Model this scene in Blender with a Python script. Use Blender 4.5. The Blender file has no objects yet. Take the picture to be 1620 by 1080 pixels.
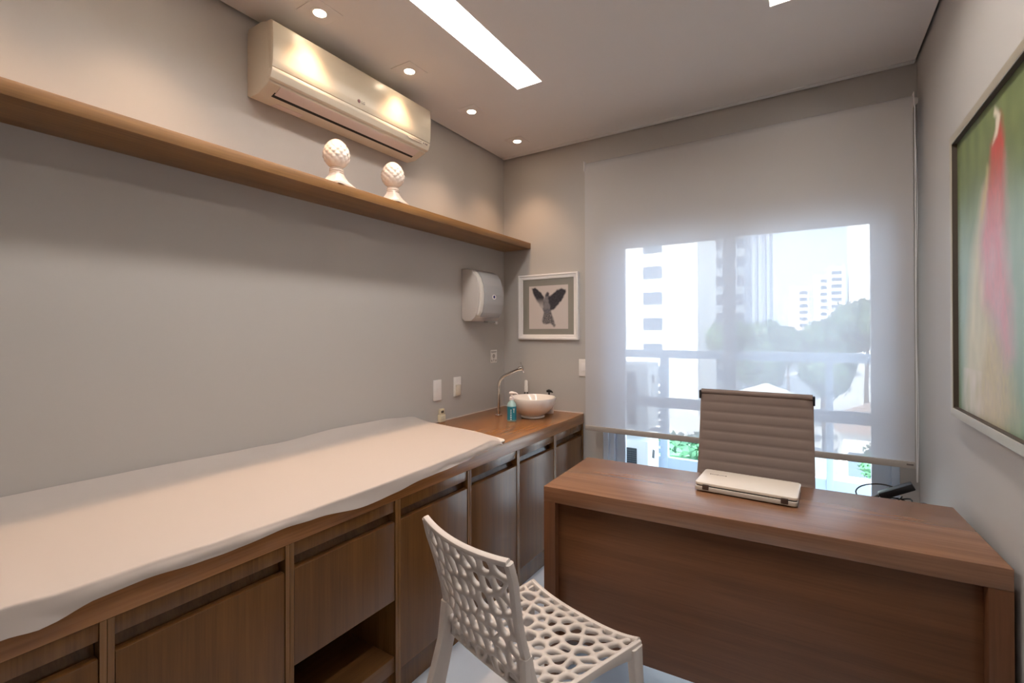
import bpy, bmesh, math, random
from mathutils import Vector, Matrix, noise
random.seed(7)
PI = math.pi
scene = bpy.context.scene
COL = scene.collection

# ------------------------------------------------------------------ helpers
def lin(r, g, b):
    f = lambda c: (c/255/12.92) if c/255 <= .04045 else ((c/255+.055)/1.055)**2.4
    return (f(r), f(g), f(b), 1)

def new_mat(name):
    m = bpy.data.materials.new(name); m.use_nodes = True
    nt = m.node_tree
    return m, nt, nt.nodes['Principled BSDF']

def plain(name, col, rough=.5, metal=0.0, spec=.5, bump=0.0, bscale=200, var=0.0, vscale=6, coat=0.0):
    m, nt, p = new_mat(name)
    p.inputs['Base Color'].default_value = col
    p.inputs['Roughness'].default_value = rough
    p.inputs['Metallic'].default_value = metal
    p.inputs['Specular IOR Level'].default_value = spec
    if coat: p.inputs['Coat Weight'].default_value = coat; p.inputs['Coat Roughness'].default_value = .06
    tc = nt.nodes.new('ShaderNodeTexCoord')
    if var:
        n = nt.nodes.new('ShaderNodeTexNoise'); n.inputs['Scale'].default_value = vscale; n.inputs['Detail'].default_value = 4
        nt.links.new(tc.outputs['Object'], n.inputs['Vector'])
        mx = nt.nodes.new('ShaderNodeMix'); mx.data_type = 'RGBA'
        mx.inputs[6].default_value = tuple(c*(1-var) for c in col[:3])+(1,)
        mx.inputs[7].default_value = tuple(min(1, c*(1+var)) for c in col[:3])+(1,)
        nt.links.new(n.outputs['Fac'], mx.inputs[0]); nt.links.new(mx.outputs[2], p.inputs['Base Color'])
    if bump:
        n2 = nt.nodes.new('ShaderNodeTexNoise'); n2.inputs['Scale'].default_value = bscale; n2.inputs['Detail'].default_value = 3
        nt.links.new(tc.outputs['Object'], n2.inputs['Vector'])
        b = nt.nodes.new('ShaderNodeBump'); b.inputs['Strength'].default_value = bump; b.inputs['Distance'].default_value = .002
        nt.links.new(n2.outputs['Fac'], b.inputs['Height']); nt.links.new(b.outputs['Normal'], p.inputs['Normal'])
    return m

def wood(name, dark, light, axis='z', rough=.4, fine=1.0, spec=.5):
    m, nt, p = new_mat(name)
    tc = nt.nodes.new('ShaderNodeTexCoord'); mp = nt.nodes.new('ShaderNodeMapping')
    oi = nt.nodes.new('ShaderNodeObjectInfo'); ad = nt.nodes.new('ShaderNodeVectorMath'); ad.operation = 'ADD'
    sc = nt.nodes.new('ShaderNodeVectorMath'); sc.operation = 'SCALE'; sc.inputs[0].default_value = (3.17, 5.73, 2.39)
    nt.links.new(oi.outputs['Random'], sc.inputs['Scale'])
    nt.links.new(tc.outputs['Object'], ad.inputs[0]); nt.links.new(sc.outputs[0], ad.inputs[1])
    s = [1, 1, 1]; s['xyz'.index(axis)] = .035
    mp.inputs['Scale'].default_value = s
    mp.inputs['Location'].default_value = (.37, .61, .43)
    nt.links.new(ad.outputs[0], mp.inputs['Vector'])
    n1 = nt.nodes.new('ShaderNodeTexNoise'); n1.inputs['Scale'].default_value = 26*fine; n1.inputs['Detail'].default_value = 3; n1.inputs['Roughness'].default_value = .5; n1.inputs['Distortion'].default_value = .08
    n2 = nt.nodes.new('ShaderNodeTexNoise'); n2.inputs['Scale'].default_value = 170*fine; n2.inputs['Detail'].default_value = 3
    nt.links.new(mp.outputs[0], n1.inputs['Vector']); nt.links.new(mp.outputs[0], n2.inputs['Vector'])
    mm = nt.nodes.new('ShaderNodeMath'); mm.operation = 'MULTIPLY_ADD'; mm.inputs[1].default_value = .38
    sb = nt.nodes.new('ShaderNodeMath'); sb.operation = 'MULTIPLY'; sb.inputs[1].default_value = .62
    nt.links.new(n1.outputs['Fac'], sb.inputs[0]); nt.links.new(n2.outputs['Fac'], mm.inputs[0]); nt.links.new(sb.outputs[0], mm.inputs[2])
    cr = nt.nodes.new('ShaderNodeValToRGB')
    cr.color_ramp.elements[0].position = .34; cr.color_ramp.elements[0].color = dark
    cr.color_ramp.elements[1].position = .66; cr.color_ramp.elements[1].color = light
    nt.links.new(mm.outputs[0], cr.inputs[0]); nt.links.new(cr.outputs[0], p.inputs['Base Color'])
    p.inputs['Roughness'].default_value = rough; p.inputs['Specular IOR Level'].default_value = spec
    return m

def emit(name, col, s):
    m, nt, p = new_mat(name)
    p.inputs['Base Color'].default_value = (.9, .9, .9, 1)
    p.inputs['Emission Color'].default_value = col; p.inputs['Emission Strength'].default_value = s
    return m

def glass_mat(name, tint=(1, 1, 1, 1), refl=.06):
    m = bpy.data.materials.new(name); m.use_nodes = True; nt = m.node_tree
    for n in list(nt.nodes): nt.nodes.remove(n)
    o = nt.nodes.new('ShaderNodeOutputMaterial'); t = nt.nodes.new('ShaderNodeBsdfTransparent'); g = nt.nodes.new('ShaderNodeBsdfGlossy')
    t.inputs[0].default_value = tint; g.inputs['Roughness'].default_value = .02
    lw = nt.nodes.new('ShaderNodeFresnel'); lw.inputs['IOR'].default_value = 1.0+refl*8
    mx = nt.nodes.new('ShaderNodeMixShader')
    nt.links.new(lw.outputs[0], mx.inputs[0]); nt.links.new(t.outputs[0], mx.inputs[1]); nt.links.new(g.outputs[0], mx.inputs[2]); nt.links.new(mx.outputs[0], o.inputs[0])
    return m

class MB:
    """collects shapes (world or thing-local coordinates) into one mesh"""
    def __init__(s): s.bm = bmesh.new()
    def box(s, x0, x1, y0, y1, z0, z1, bev=0.0, M=None, seg=2):
        t = bmesh.new()
        vs = [t.verts.new((x, y, z)) for x in (x0, x1) for y in (y0, y1) for z in (z0, z1)]
        for f in ((0, 1, 3, 2), (4, 6, 7, 5), (0, 4, 5, 1), (2, 3, 7, 6), (0, 2, 6, 4), (1, 5, 7, 3)):
            t.faces.new([vs[i] for i in f])
        if bev: bmesh.ops.bevel(t, geom=t.edges[:], offset=bev, segments=seg, affect='EDGES', profile=.5)
        return s.take(t, M)
    def take(s, t, M=None):
        bmesh.ops.recalc_face_normals(t, faces=t.faces[:])
        if M is not None: t.transform(M)
        me = bpy.data.meshes.new('tmp'); t.to_mesh(me); t.free(); s.bm.from_mesh(me); bpy.data.meshes.remove(me)
        return s
    def prism(s, poly, axis, a, b, bev=0.0, M=None):
        """poly: 2-D outline in the two other axes (cyclic order), extruded along axis from a to b"""
        t = bmesh.new()
        def pt(p, h):
            if axis == 'y': return (p[0], h, p[1])
            if axis == 'x': return (h, p[0], p[1])
            return (p[0], p[1], h)
        A = [t.verts.new(pt(p, a)) for p in poly]; B = [t.verts.new(pt(p, b)) for p in poly]
        n = len(poly)
        t.faces.new(A); t.faces.new(B[::-1])
        for i in range(n): t.faces.new((A[i], B[i], B[(i+1) % n], A[(i+1) % n]))
        if bev:
            bmesh.ops.recalc_face_normals(t, faces=t.faces[:])
            bmesh.ops.bevel(t, geom=t.edges[:], offset=bev, segments=2, affect='EDGES', profile=.5)
        return s.take(t, M)
    def lathe(s, prof, n=40, M=None, cap=True, fn=None):
        t = bmesh.new(); rings = []
        for r, z in prof:
            rings.append([t.verts.new((fn(r, z, 2*PI*i/n) if fn else (r*math.cos(2*PI*i/n), r*math.sin(2*PI*i/n), z))) for i in range(n)])
        for a, b in zip(rings, rings[1:]):
            for i in range(n): t.faces.new((a[i], a[(i+1) % n], b[(i+1) % n], b[i]))
        if cap:
            t.faces.new(rings[0][::-1]); t.faces.new(rings[-1])
        return s.take(t, M)
    def tube(s, pts, r, n=10, cap=True, M=None, up=Vector((0, 0, 1))):
        pts = [Vector(p) for p in pts]; t = bmesh.new(); rings = []
        rad = r if isinstance(r, (list, tuple)) else [r]*len(pts)
        prev = None
        for i, p in enumerate(pts):
            d = (pts[min(i+1, len(pts)-1)]-pts[max(i-1, 0)]).normalized()
            if prev is None:
                u = up if abs(d.dot(up)) < .9 else Vector((1, 0, 0))
                a = d.cross(u).normalized()
            else:
                a = (prev-d*prev.dot(d)).normalized()
            prev = a; b = d.cross(a)
            rings.append([t.verts.new(p+(a*math.cos(2*PI*k/n)+b*math.sin(2*PI*k/n))*rad[i]) for k in range(n)])
        for a, b in zip(rings, rings[1:]):
            for i in range(n): t.faces.new((a[i], a[(i+1) % n], b[(i+1) % n], b[i]))
        if cap: t.faces.new(rings[0][::-1]); t.faces.new(rings[-1])
        return s.take(t, M)
    def loft(s, rings, cap=True, M=None, closed=True):
        t = bmesh.new(); R = [[t.verts.new(p) for p in r] for r in rings]; n = len(R[0])
        for a, b in zip(R, R[1:]):
            for i in range(n if closed else n-1): t.faces.new((a[i], a[(i+1) % n], b[(i+1) % n], b[i]))
        if cap and closed: t.faces.new(R[0][::-1]); t.faces.new(R[-1])
        return s.take(t, M)
    def grid(s, fn, nu, nv, M=None):
        return s.loft([[fn(i/nu, j/nv) for i in range(nu+1)] for j in range(nv+1)], cap=False, closed=False, M=M)
    def build(s, name, mat, parent=None, smooth=35, local=False):
        me = bpy.data.meshes.new(name)
        if parent is not None and not local:
            s.bm.transform(parent.matrix_basis.inverted())
        s.bm.to_mesh(me); s.bm.free()
        for m in (mat if isinstance(mat, (list, tuple)) else [mat]): me.materials.append(m)
        o = bpy.data.objects.new(name, me); COL.objects.link(o)
        if parent is not None: o.parent = parent
        if smooth:
            me.shade_smooth(); me.set_sharp_from_angle(angle=math.radians(smooth))
        return o

def tag(o, label=None, cat=None, group=None, kind=None):
    if label: o['label'] = label
    if cat: o['category'] = cat
    if group: o['group'] = group
    if kind: o['kind'] = kind
    return o
def thing(name, label, cat, loc=(0, 0, 0), rz=0.0, group=None):
    o = bpy.data.objects.new(name, None); COL.objects.link(o)
    o.location = loc; o.rotation_euler = (0, 0, rz); o.empty_display_size = .1
    o.matrix_basis = Matrix.Translation(loc) @ Matrix.Rotation(rz, 4, 'Z')
    return tag(o, label, cat, group)
def struct(name, mb, mat, parent=None, smooth=30):
    o = mb.build(name, mat, parent, smooth)
    if parent is None: o['kind'] = 'structure'
    return o
def dup(root, loc, label, group=None):
    r = root.copy(); COL.objects.link(r); r.location = loc; r['label'] = label
    if group: r['group'] = group
    for ch in list(root.children):
        c = ch.copy(); COL.objects.link(c); c.parent = r
        for g in list(ch.children):
            d = g.copy(); COL.objects.link(d); d.parent = c
    return r
def rounded(x0, x1, z0, z1, r, n=5):
    out = []
    for cx, cz, a in ((x1-r, z1-r, 0), (x0+r, z1-r, 90), (x0+r, z0+r, 180), (x1-r, z0+r, 270)):
        for k in range(n+1):
            t = math.radians(a+90*k/n); out.append((cx+r*math.cos(t), cz+r*math.sin(t)))
    return out
def text(name, body, size, mat, parent, M, ext=.0003):
    cu = bpy.data.curves.new(name, 'FONT'); cu.body = body; cu.size = size; cu.extrude = ext; cu.align_x = 'CENTER'; cu.align_y = 'CENTER'
    tmp = bpy.data.objects.new('tmp_text', cu); COL.objects.link(tmp)
    dg = bpy.context.evaluated_depsgraph_get(); me = bpy.data.meshes.new_from_object(tmp.evaluated_get(dg)); me.name = name
    bpy.data.objects.remove(tmp); bpy.data.curves.remove(cu)
    me.transform(M)
    if parent is not None: me.transform(parent.matrix_basis.inverted())
    me.materials.clear(); me.materials.append(mat)
    o = bpy.data.objects.new(name, me); COL.objects.link(o)
    if parent is not None: o.parent = parent
    return o
def axes(o, x, y, z):
    """matrix with the given columns"""
    return Matrix(((x[0], y[0], z[0], o[0]), (x[1], y[1], z[1], o[1]), (x[2], y[2], z[2], o[2]), (0, 0, 0, 1)))
def paint_grid(name, fn, nu, nv, pos, mat, parent):
    """a flat painted sheet: fn(u, v) -> linear rgb stored as the paint colour of each vertex"""
    bm = bmesh.new(); cl = bm.loops.layers.float_color.new('paint')
    V = [[bm.verts.new(pos(i/nu, j/nv)) for i in range(nu+1)] for j in range(nv+1)]
    C = [[fn(i/nu, j/nv) for i in range(nu+1)] for j in range(nv+1)]
    for j in range(nv):
        for i in range(nu):
            f = bm.faces.new((V[j][i], V[j][i+1], V[j+1][i+1], V[j+1][i]))
            for lp, c in zip(f.loops, (C[j][i], C[j][i+1], C[j+1][i+1], C[j+1][i])): lp[cl] = (c[0], c[1], c[2], 1)
    me = bpy.data.meshes.new(name)
    bm.transform(parent.matrix_basis.inverted()); bm.to_mesh(me); bm.free(); me.materials.append(mat)
    o = bpy.data.objects.new(name, me); COL.objects.link(o); o.parent = parent
    return o
def paint_mat(name, rough=.6):
    m, nt, p = new_mat(name)
    a = nt.nodes.new('ShaderNodeVertexColor'); a.layer_name = 'paint'
    nt.links.new(a.outputs[0], p.inputs['Base Color']); p.inputs['Roughness'].default_value = rough
    tc = nt.nodes.new('ShaderNodeTexCoord'); n = nt.nodes.new('ShaderNodeTexNoise'); n.inputs['Scale'].default_value = 160
    b = nt.nodes.new('ShaderNodeBump'); b.inputs['Strength'].default_value = .15; b.inputs['Distance'].default_value = .001
    nt.links.new(tc.outputs['Object'], n.inputs['Vector']); nt.links.new(n.outputs['Fac'], b.inputs['Height']); nt.links.new(b.outputs[0], p.inputs['Normal'])
    return m
def inside(p, poly):
    x, y = p; c = False; n = len(poly)
    for i in range(n):
        x1, y1 = poly[i]; x2, y2 = poly[(i+1) % n]
        if (y1 > y) != (y2 > y) and x < (x2-x1)*(y-y1)/(y2-y1)+x1: c = not c
    return c
def segdist(p, poly):
    best = 9
    for i in range(len(poly)):
        x1, y1 = poly[i]; x2, y2 = poly[(i+1) % len(poly)]
        dx, dy = x2-x1, y2-y1; L = dx*dx+dy*dy
        t = 0 if L == 0 else max(0, min(1, ((p[0]-x1)*dx+(p[1]-y1)*dy)/L))
        best = min(best, math.hypot(p[0]-x1-t*dx, p[1]-y1-t*dy))
    return best
def cover(p, poly, soft):
    """0..1 paint coverage of an outline with a soft edge"""
    d = segdist(p, poly); d = d if inside(p, poly) else -d
    return max(0, min(1, .5+d/(2*soft)))
def mix3(a, b, t): return tuple(a[i]*(1-t)+b[i]*t for i in range(3))
def nz(x, y, s=1, z=0): return noise.noise(Vector((x*s, y*s, z)))
def interp(tab, x):
    if x <= tab[0][0]: return tab[0][1]
    for (a, va), (b, vb) in zip(tab, tab[1:]):
        if x <= b:
            t = (x-a)/(b-a); t = t*t*(3-2*t); return va+(vb-va)*t
    return tab[-1][1]

# ------------------------------------------------------------------ materials
M_wall = plain('wall_paint', lin(184, 179, 174), .75, bump=.05, bscale=300)
M_ceil = plain('ceiling_paint', lin(224, 220, 217), .8)
M_cav = plain('raw_slab', lin(120, 116, 112), .9)
M_floor = plain('porcelain_tile', lin(196, 200, 208), .18, var=.03)
M_doorw = wood('oak_door_laminate', lin(87, 54, 21), lin(113, 75, 36), 'z', .34)
M_gable = wood('oak_edge_laminate', lin(104, 70, 36), lin(134, 96, 56), 'z', .26)
M_rail = wood('oak_rail_laminate', lin(87, 54, 21), lin(113, 75, 36), 'z', .26, 1.2)
M_body = wood('oak_carcass_laminate', lin(88, 57, 28), lin(114, 78, 42), 'y', .4)
M_top = wood('oak_worktop_laminate', lin(128, 80, 40), lin(164, 112, 64), 'y', .25)
M_shelf = wood('oak_shelf_laminate', lin(110, 76, 42), lin(146, 106, 62), 'y', .38)
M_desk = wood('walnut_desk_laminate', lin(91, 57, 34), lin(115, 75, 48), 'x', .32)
M_dtop = wood('walnut_lit_top_laminate', lin(118, 80, 56), lin(144, 102, 74), 'x', .25, 1.0, 1.0)  # same walnut as the desk, lightened to carry the light falling on top
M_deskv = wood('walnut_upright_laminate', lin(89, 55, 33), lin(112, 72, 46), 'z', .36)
M_plastic = plain('white_moulded_plastic', lin(206, 198, 192), .38)
M_acw = plain('cream_gloss_plastic', lin(214, 202, 182), .36, spec=.35, coat=.10)
M_acm = plain('cream_matt_plastic', lin(216, 205, 187), .45)
M_acv = plain('pale_louver_plastic', lin(222, 206, 200), .35)
M_black = plain('black_plastic', lin(24, 23, 26), .4)
M_dark = plain('dark_gap', lin(30, 26, 22), .7)
M_grey = plain('grey_print', lin(110, 102, 98), .5)
M_chrome = plain('chrome', lin(205, 203, 200), .12, 1.0)
M_alu = plain('polished_aluminium', lin(190, 190, 192), .25, 1.0)
M_ceram = plain('white_ceramic', lin(240, 232, 224), .1, coat=.4)
M_finial = plain('white_glazed_ceramic', lin(240, 226, 214), .25, coat=.2)
M_white = plain('white_plate_plastic', lin(232, 228, 224), .35)
M_frame = plain('white_lacquer', lin(238, 234, 232), .3)
M_upvc = plain('white_window_profile', lin(208, 222, 240), .3)
M_glass = glass_mat('window_glass', (.96, .985, .99, 1), .06)
M_taupe = plain('taupe_mesh_fabric', lin(128, 111, 102), .8, bump=.25, bscale=900)
M_lap = plain('pearl_white_lid', lin(236, 222, 206), .25, coat=.2)
M_lapb = plain('silver_base_plastic', lin(196, 184, 172), .35)
M_mattress = plain('cream_vinyl', lin(226, 214, 200), .5)
M_mat = plain('grey_card', lin(140, 136, 128), .9)
M_champ = plain('champagne_metal_frame', lin(178, 168, 150), .4, .35)
M_remote = plain('cream_remote_plastic', lin(232, 220, 190), .4)
M_cloth = plain('charcoal_pouch', lin(44, 46, 50), .6, bump=.3, bscale=500)

def sheet_mat():
    m = bpy.data.materials.new('white_paper_sheet'); m.use_nodes = True; nt = m.node_tree
    p = nt.nodes['Principled BSDF']; p.inputs['Base Color'].default_value = lin(203, 191, 183); p.inputs['Roughness'].default_value = .8
    tr = nt.nodes.new('ShaderNodeBsdfTranslucent'); tr.inputs[0].default_value = lin(230, 226, 222)
    mx = nt.nodes.new('ShaderNodeMixShader'); mx.inputs[0].default_value = .22
    tc = nt.nodes.new('ShaderNodeTexCoord'); mp = nt.nodes.new('ShaderNodeMapping'); mp.inputs['Scale'].default_value = (1, .25, 1)
    n = nt.nodes.new('ShaderNodeTexNoise'); n.inputs['Scale'].default_value = 14; n.inputs['Detail'].default_value = 3
    b = nt.nodes.new('ShaderNodeBump'); b.inputs['Strength'].default_value = .25; b.inputs['Distance'].default_value = .006
    nt.links.new(tc.outputs['Object'], mp.inputs[0]); nt.links.new(mp.outputs[0], n.inputs['Vector']); nt.links.new(n.outputs['Fac'], b.inputs['Height'])
    nt.links.new(b.outputs[0], p.inputs['Normal'])
    o = nt.nodes['Material Output']
    nt.links.new(p.outputs[0], mx.inputs[1]); nt.links.new(tr.outputs[0], mx.inputs[2]); nt.links.new(mx.outputs[0], o.inputs[0])
    return m
M_sheet = sheet_mat()

def blind_mat():
    m = bpy.data.materials.new('screen_fabric'); m.use_nodes = True; nt = m.node_tree
    for n in list(nt.nodes): nt.nodes.remove(n)
    o = nt.nodes.new('ShaderNodeOutputMaterial')
    d = nt.nodes.new('ShaderNodeBsdfDiffuse'); d.inputs[0].default_value = lin(222, 211, 199)
    t = nt.nodes.new('ShaderNodeBsdfTranslucent'); t.inputs[0].default_value = lin(188, 204, 228)
    tp = nt.nodes.new('ShaderNodeBsdfTransparent')
    m1 = nt.nodes.new('ShaderNodeMixShader'); m1.inputs[0].default_value = BLIND_TRANSLUCENT
    m2 = nt.nodes.new('ShaderNodeMixShader'); m2.inputs[0].default_value = BLIND_OPEN
    nt.links.new(d.outputs[0], m1.inputs[1]); nt.links.new(t.outputs[0], m1.inputs[2])
    nt.links.new(m1.outputs[0], m2.inputs[1]); nt.links.new(tp.outputs[0], m2.inputs[2]); nt.links.new(m2.outputs[0], o.inputs[0])
    return m
BLIND_TRANSLUCENT, BLIND_OPEN = .43, .14
M_blind = blind_mat()
M_hem = plain('hem_bar_aluminium', lin(176, 168, 160), .5, .2)

# ------------------------------------------------------------------ dimensions (metres)
W, H = 2.335, 2.60            # room width, ceiling height
YF = -3.60                    # wall behind the camera
DC, HC = .634, .793           # worktop depth and height
WX0, WX1, WZ1 = .765, 2.264, 1.925   # window opening in the back wall

# ------------------------------------------------------------------ room shell
struct('floor', MB().box(-.15, W+.15, YF-.1, .12, -.25, 0), M_floor)
struct('wall_left', MB().box(-.15, 0, YF, .12, 0, 2.95), M_wall)
struct('wall_right', MB().box(W, W+.15, YF, .12, 0, 2.95), M_wall)
struct('wall_front', MB().box(-.15, W+.15, YF-.12, YF, 0, 2.95), plain('grey_brown_panel', lin(104, 98, 93), .7))
b = MB(); b.box(0, WX0, 0, .12, 0, 2.95); b.box(WX1, W, 0, .12, 0, 2.95); b.box(WX0, WX1, 0, .12, WZ1, 2.95)
struct('wall_back', b, M_wall)
struct('ceiling_slab', MB().box(-.15, W+.15, YF-.12, .12, 2.80, 2.95), M_cav)
# plasterboard ceiling: short of the walls by a shadow gap, two open troughs for the strip lights
g = .012
S1, S2, SY, SE = (.620, .765), (1.775, 1.920), -.812, -2.75
b = MB()
for x0, x1 in ((g, S1[0]), (S1[1], S2[0]), (S2[1], W-g)): b.box(x0, x1, YF+g, -g, H, H+.02)
for x0, x1 in (S1, S2):
    b.box(x0, x1, SY, -g, H, H+.02); b.box(x0, x1, YF+g, SE, H, H+.02)
struct('ceiling', b, M_ceil, smooth=0)
struct('trim_1', MB().box(g, W-g, -.045, -g, H-.004, H, .001), M_ceil)

# window: fixed frame, two sashes, glass
b = MB(); fy0, fy1 = .0, .10
b.box(WX0, .800, fy0+.004, fy1, 0, WZ1, .003); b.box(.800, .834, fy0+.02, fy1, 0, WZ1, .003)
b.box(2.232, WX1, fy0+.004, fy1, 0, WZ1, .003)
b.box(WX0, WX1, fy0+.004, fy1, WZ1-.035, WZ1, .003); b.box(WX0, WX1, fy0+.004, fy1, 0, .05, .003)
win = struct('window_1', b, M_upvc)
def sash(x0, x1, y, wl, wr):
    s = MB(); d = .018
    s.box(x0, x0+wl, y-d, y+d, .05, 1.89, .003); s.box(x1-wr, x1, y-d, y+d, .05, 1.89, .003)
    s.box(x0, x1, y-d+.002, y+d-.002, 1.872, 1.89, .003); s.box(x0, x1, y-d+.002, y+d-.002, .05, .13, .003); s.box(x0, x1, y-d+.002, y+d-.002, .866, .929, .003)
    f = s.build('window_sash', M_upvc, win)
    p = MB().box(x0+wl-.005, x1-wr+.005, y-.003, y+.003, .09, 1.88).build('window_pane', M_glass, f, 0)
sash(.834, 1.524, .074, .059, .042); sash(1.482, 2.232, .036, .068, .075)

# ------------------------------------------------------------------ ceiling lights
M_strip = emit('strip_diffuser', (1.0, .955, .92, 1), 22.0)
M_lampw = emit('warm_lamp', (1.0, .80, .58, 1), 40.0)
M_trough = plain('trough_white', lin(246, 238, 224), .7)
def strip(x0, x1, label):
    t = thing('recessed_strip_light', label, 'ceiling light', ((x0+x1)/2, (SY+SE)/2, H))
    w = .004; zt = H+.075; m = MB()
    m.box(x0-w, x0, SE, SY, H+.0205, zt); m.box(x1, x1+w, SE, SY, H+.0205, zt); m.box(x0-w, x1+w, SY, SY+w, H+.0205, zt); m.box(x0-w, x1+w, SE-w, SE, H+.0205, zt); m.box(x0-w, x1+w, SE-w, SY+w, zt, zt+w)
    m.build('housing', M_trough, t, 0)
    MB().box(x0+.001, x1-.001, SE+.001, SY-.03, zt-.02, zt-.002).build('diffuser', M_strip, t, 0)
strip(*S1, 'long recessed white strip light beside the row of small spotlights')
strip(*S2, 'recessed strip light of which only one corner shows, above the desk')
LX = .272
def downlight(y, label):
    t = thing('recessed_spotlight', label, 'ceiling light', (LX, y, H), 0, 'small square recessed spotlights in a row')
    MB().box(LX-.062, LX+.062, y-.062, y+.062, H-.0022, H+.004, .0008).build('square_trim', M_ceil, t)
    MB().lathe([(.036, H-.002), (.036, H-.0032), (.030, H-.0042), (.0245, H-.004), (.0245, H-.0022)], 32, Matrix.Translation((LX, y, 0)), cap=False).build('lamp_ring', M_ceil, t)
    MB().lathe([(.001, H-.0042), (.024, H-.0036), (.024, H-.0022), (.001, H-.0022)], 28, Matrix.Translation((LX, y, 0))).build('lamp', M_lampw, t)
    L = bpy.data.lights.new('spot_beam', 'SPOT'); L.energy = SPOT_W; L.color = (1.0, .64, .38); L.spot_size = math.radians(92); L.spot_blend = .9; L.shadow_soft_size = .028
    lo = bpy.data.objects.new('spot_beam', L); COL.objects.link(lo); lo.parent = t; lo.location = (0, 0, -.035)
SPOT_W = 16
for y, lab in ((-.25, 'small recessed spotlight nearest the room corner'), (-.747, 'small recessed spotlight second from the room corner, past the air conditioner end'),
               (-1.241, 'small recessed spotlight third from the room corner, over the air conditioner'), (-1.733, 'small recessed spotlight fourth from the room corner, by the near end of the air conditioner'),
               (-2.23, 'fifth recessed spotlight, nearer than the air conditioner'), (-2.72, 'sixth recessed spotlight, nearest the viewer')):
    downlight(y, lab)

# ------------------------------------------------------------------ wall shelf and what is on it
tag(MB().box(.001, .230, -2.95, -.002, 1.9243, 1.9662, .0012).build('wall_shelf', M_shelf), 'long wooden shelf along the wall under the air conditioner', 'shelf')
def finial(y, label):
    x, z0 = .165, 1.9665
    t = thing('ceramic_finial', label, 'ornament', (x, y, z0), 0, 'white pine cone finials on the shelf')
    T = Matrix.Translation((x, y, z0))
    base = MB()
    rings = []
    for h, r, q in ((0, .062, 1), (.008, .062, 1), (.012, .056, 1), (.03, .041, .9), (.05, .03, .75), (.058, .027, .5), (.062, .031, 0), (.066, .027, 0), (.070, .031, 0), (.075, .027, 0), (.079, .030, 0), (.083, .024, 0)):
        ring = []
        for k in range(48):
            a = 2*PI*k/48+.0
            sq = r/max(abs(math.cos(a-.25)), abs(math.sin(a-.25)))
            sq = min(sq, r*1.28)
            fl = 1-.05*abs(math.sin(a*2-.5))**.3*(1 if .012 < h < .055 else 0)
            rr = (sq*q+r*(1-q))*fl
            ring.append((rr*math.cos(a), rr*math.sin(a), h))
        rings.append(ring)
    base.loft(rings, M=T).build('pedestal', M_finial, t, 40)
    prof = []; N = 72
    for j in range(N+1):
        u = j/N; ang = PI*u
        prof.append((max(.0006, .0535*math.sin(ang)*(1+.12*math.cos(ang))), .082+.128*(1-math.cos(ang))/2))
    def bump(r, z, a):
        u = (z-.082)/.128
        rows = 9; v = u*rows
        best = 0
        for jj in (math.floor(v)-1, math.floor(v), math.floor(v)+1):
            c = jj+.5
            n = 11
            da = ((a*n/(2*PI)+(.5 if jj % 2 else 0)) % 1)-.5
            dv = v-c
            dd = (abs(da)*1.9)**2+(dv*1.05+ (0.0))**2
            best = max(best, max(0, 1-dd)*(1.0-.35*dv))
        f = 1+.12*(best-.4)*math.sin(PI*min(1, max(0, u)))
        return (r*f*math.cos(a), r*f*math.sin(a), z)
    MB().lathe(prof, 96, T, fn=bump).build('cone_ball', M_finial, t, 60)
finial(-1.575, 'white ceramic pine cone finial nearer the middle of the shelf')
finial(-1.248, 'white ceramic pine cone finial nearer the window end')

# ------------------------------------------------------------------ air conditioner
AY0, AY1 = -1.875, -1.0
t = thing('air_conditioner', 'white split air conditioner mounted high on the wall over the shelf', 'air conditioner', (0, (AY0+AY1)/2, 2.27))
prof = [(.002, 2.285), (.002, 2.535), (.012, 2.548), (.10, 2.548), (.165, 2.53), (.170, 2.40), (.165, 2.335), (.155, 2.30), (.08, 2.274), (.02, 2.274)]
MB().prism(prof, 'y', AY0+.004, AY1-.004, .003).build('casing', M_acm, t, 40)
fp = [(.150, 2.533), (.176, 2.530), (.187, 2.520), (.1905, 2.47), (.1905, 2.42), (.188, 2.375), (.184, 2.350), (.165, 2.350)]
MB().prism(fp, 'y', AY0, AY1, .002).build('front_panel', M_acw, t, 30)
lip = [(.165, 2.347), (.184, 2.347), (.182, 2.335), (.172, 2.312), (.162, 2.306), (.150, 2.312), (.150, 2.34)]
MB().prism(lip, 'y', AY0, AY1, .0015).build('lower_lip', M_acm, t, 30)
# outlet: dark slot with the closed vane
dv = Vector((.155-.08, 0, 2.302-2.274)).normalized(); nv = Vector((dv.z, 0, -dv.x))
def bottom(a, off): p = Vector((.08, 0, 2.274))+dv*a+nv*off; return (p.x, p.z)
MB().prism([bottom(.012, .0009), bottom(.079, .0009), bottom(.079, -.0006), bottom(.012, -.0006)], 'y', AY0+.05, AY1-.045).build('outlet_slot', M_dark, t, 0)
MB().prism([bottom(.028, .0045), bottom(.077, .0022), bottom(.077, -.0004), bottom(.028, .0015)], 'y', AY0+.054, AY1-.049, .001).build('vane', M_acv, t, 30)
MB().prism([(.025, 2.2745), (.060, 2.2745), (.060, 2.272), (.025, 2.272)], 'y', AY0+.09, AY0+.21, .0008).build('service_clip', M_acv, t, 30)
MB().box(.1835, .1845, AY1-.16, AY1-.06, 2.328, 2.343).build('display_strip', plain('display_grey', lin(190, 182, 168), .3), t, 0)
b = MB()
for k in range(9): b.box(.184, .1850, AY1-.155+k*.010, AY1-.149+k*.010, 2.333, 2.3365)
for k in range(3): b.box(.183, .1845, AY1-.05+k*.012, AY1-.045+k*.012, 2.331, 2.338)
b.build('display_marks', M_grey, t, 0)
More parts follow.
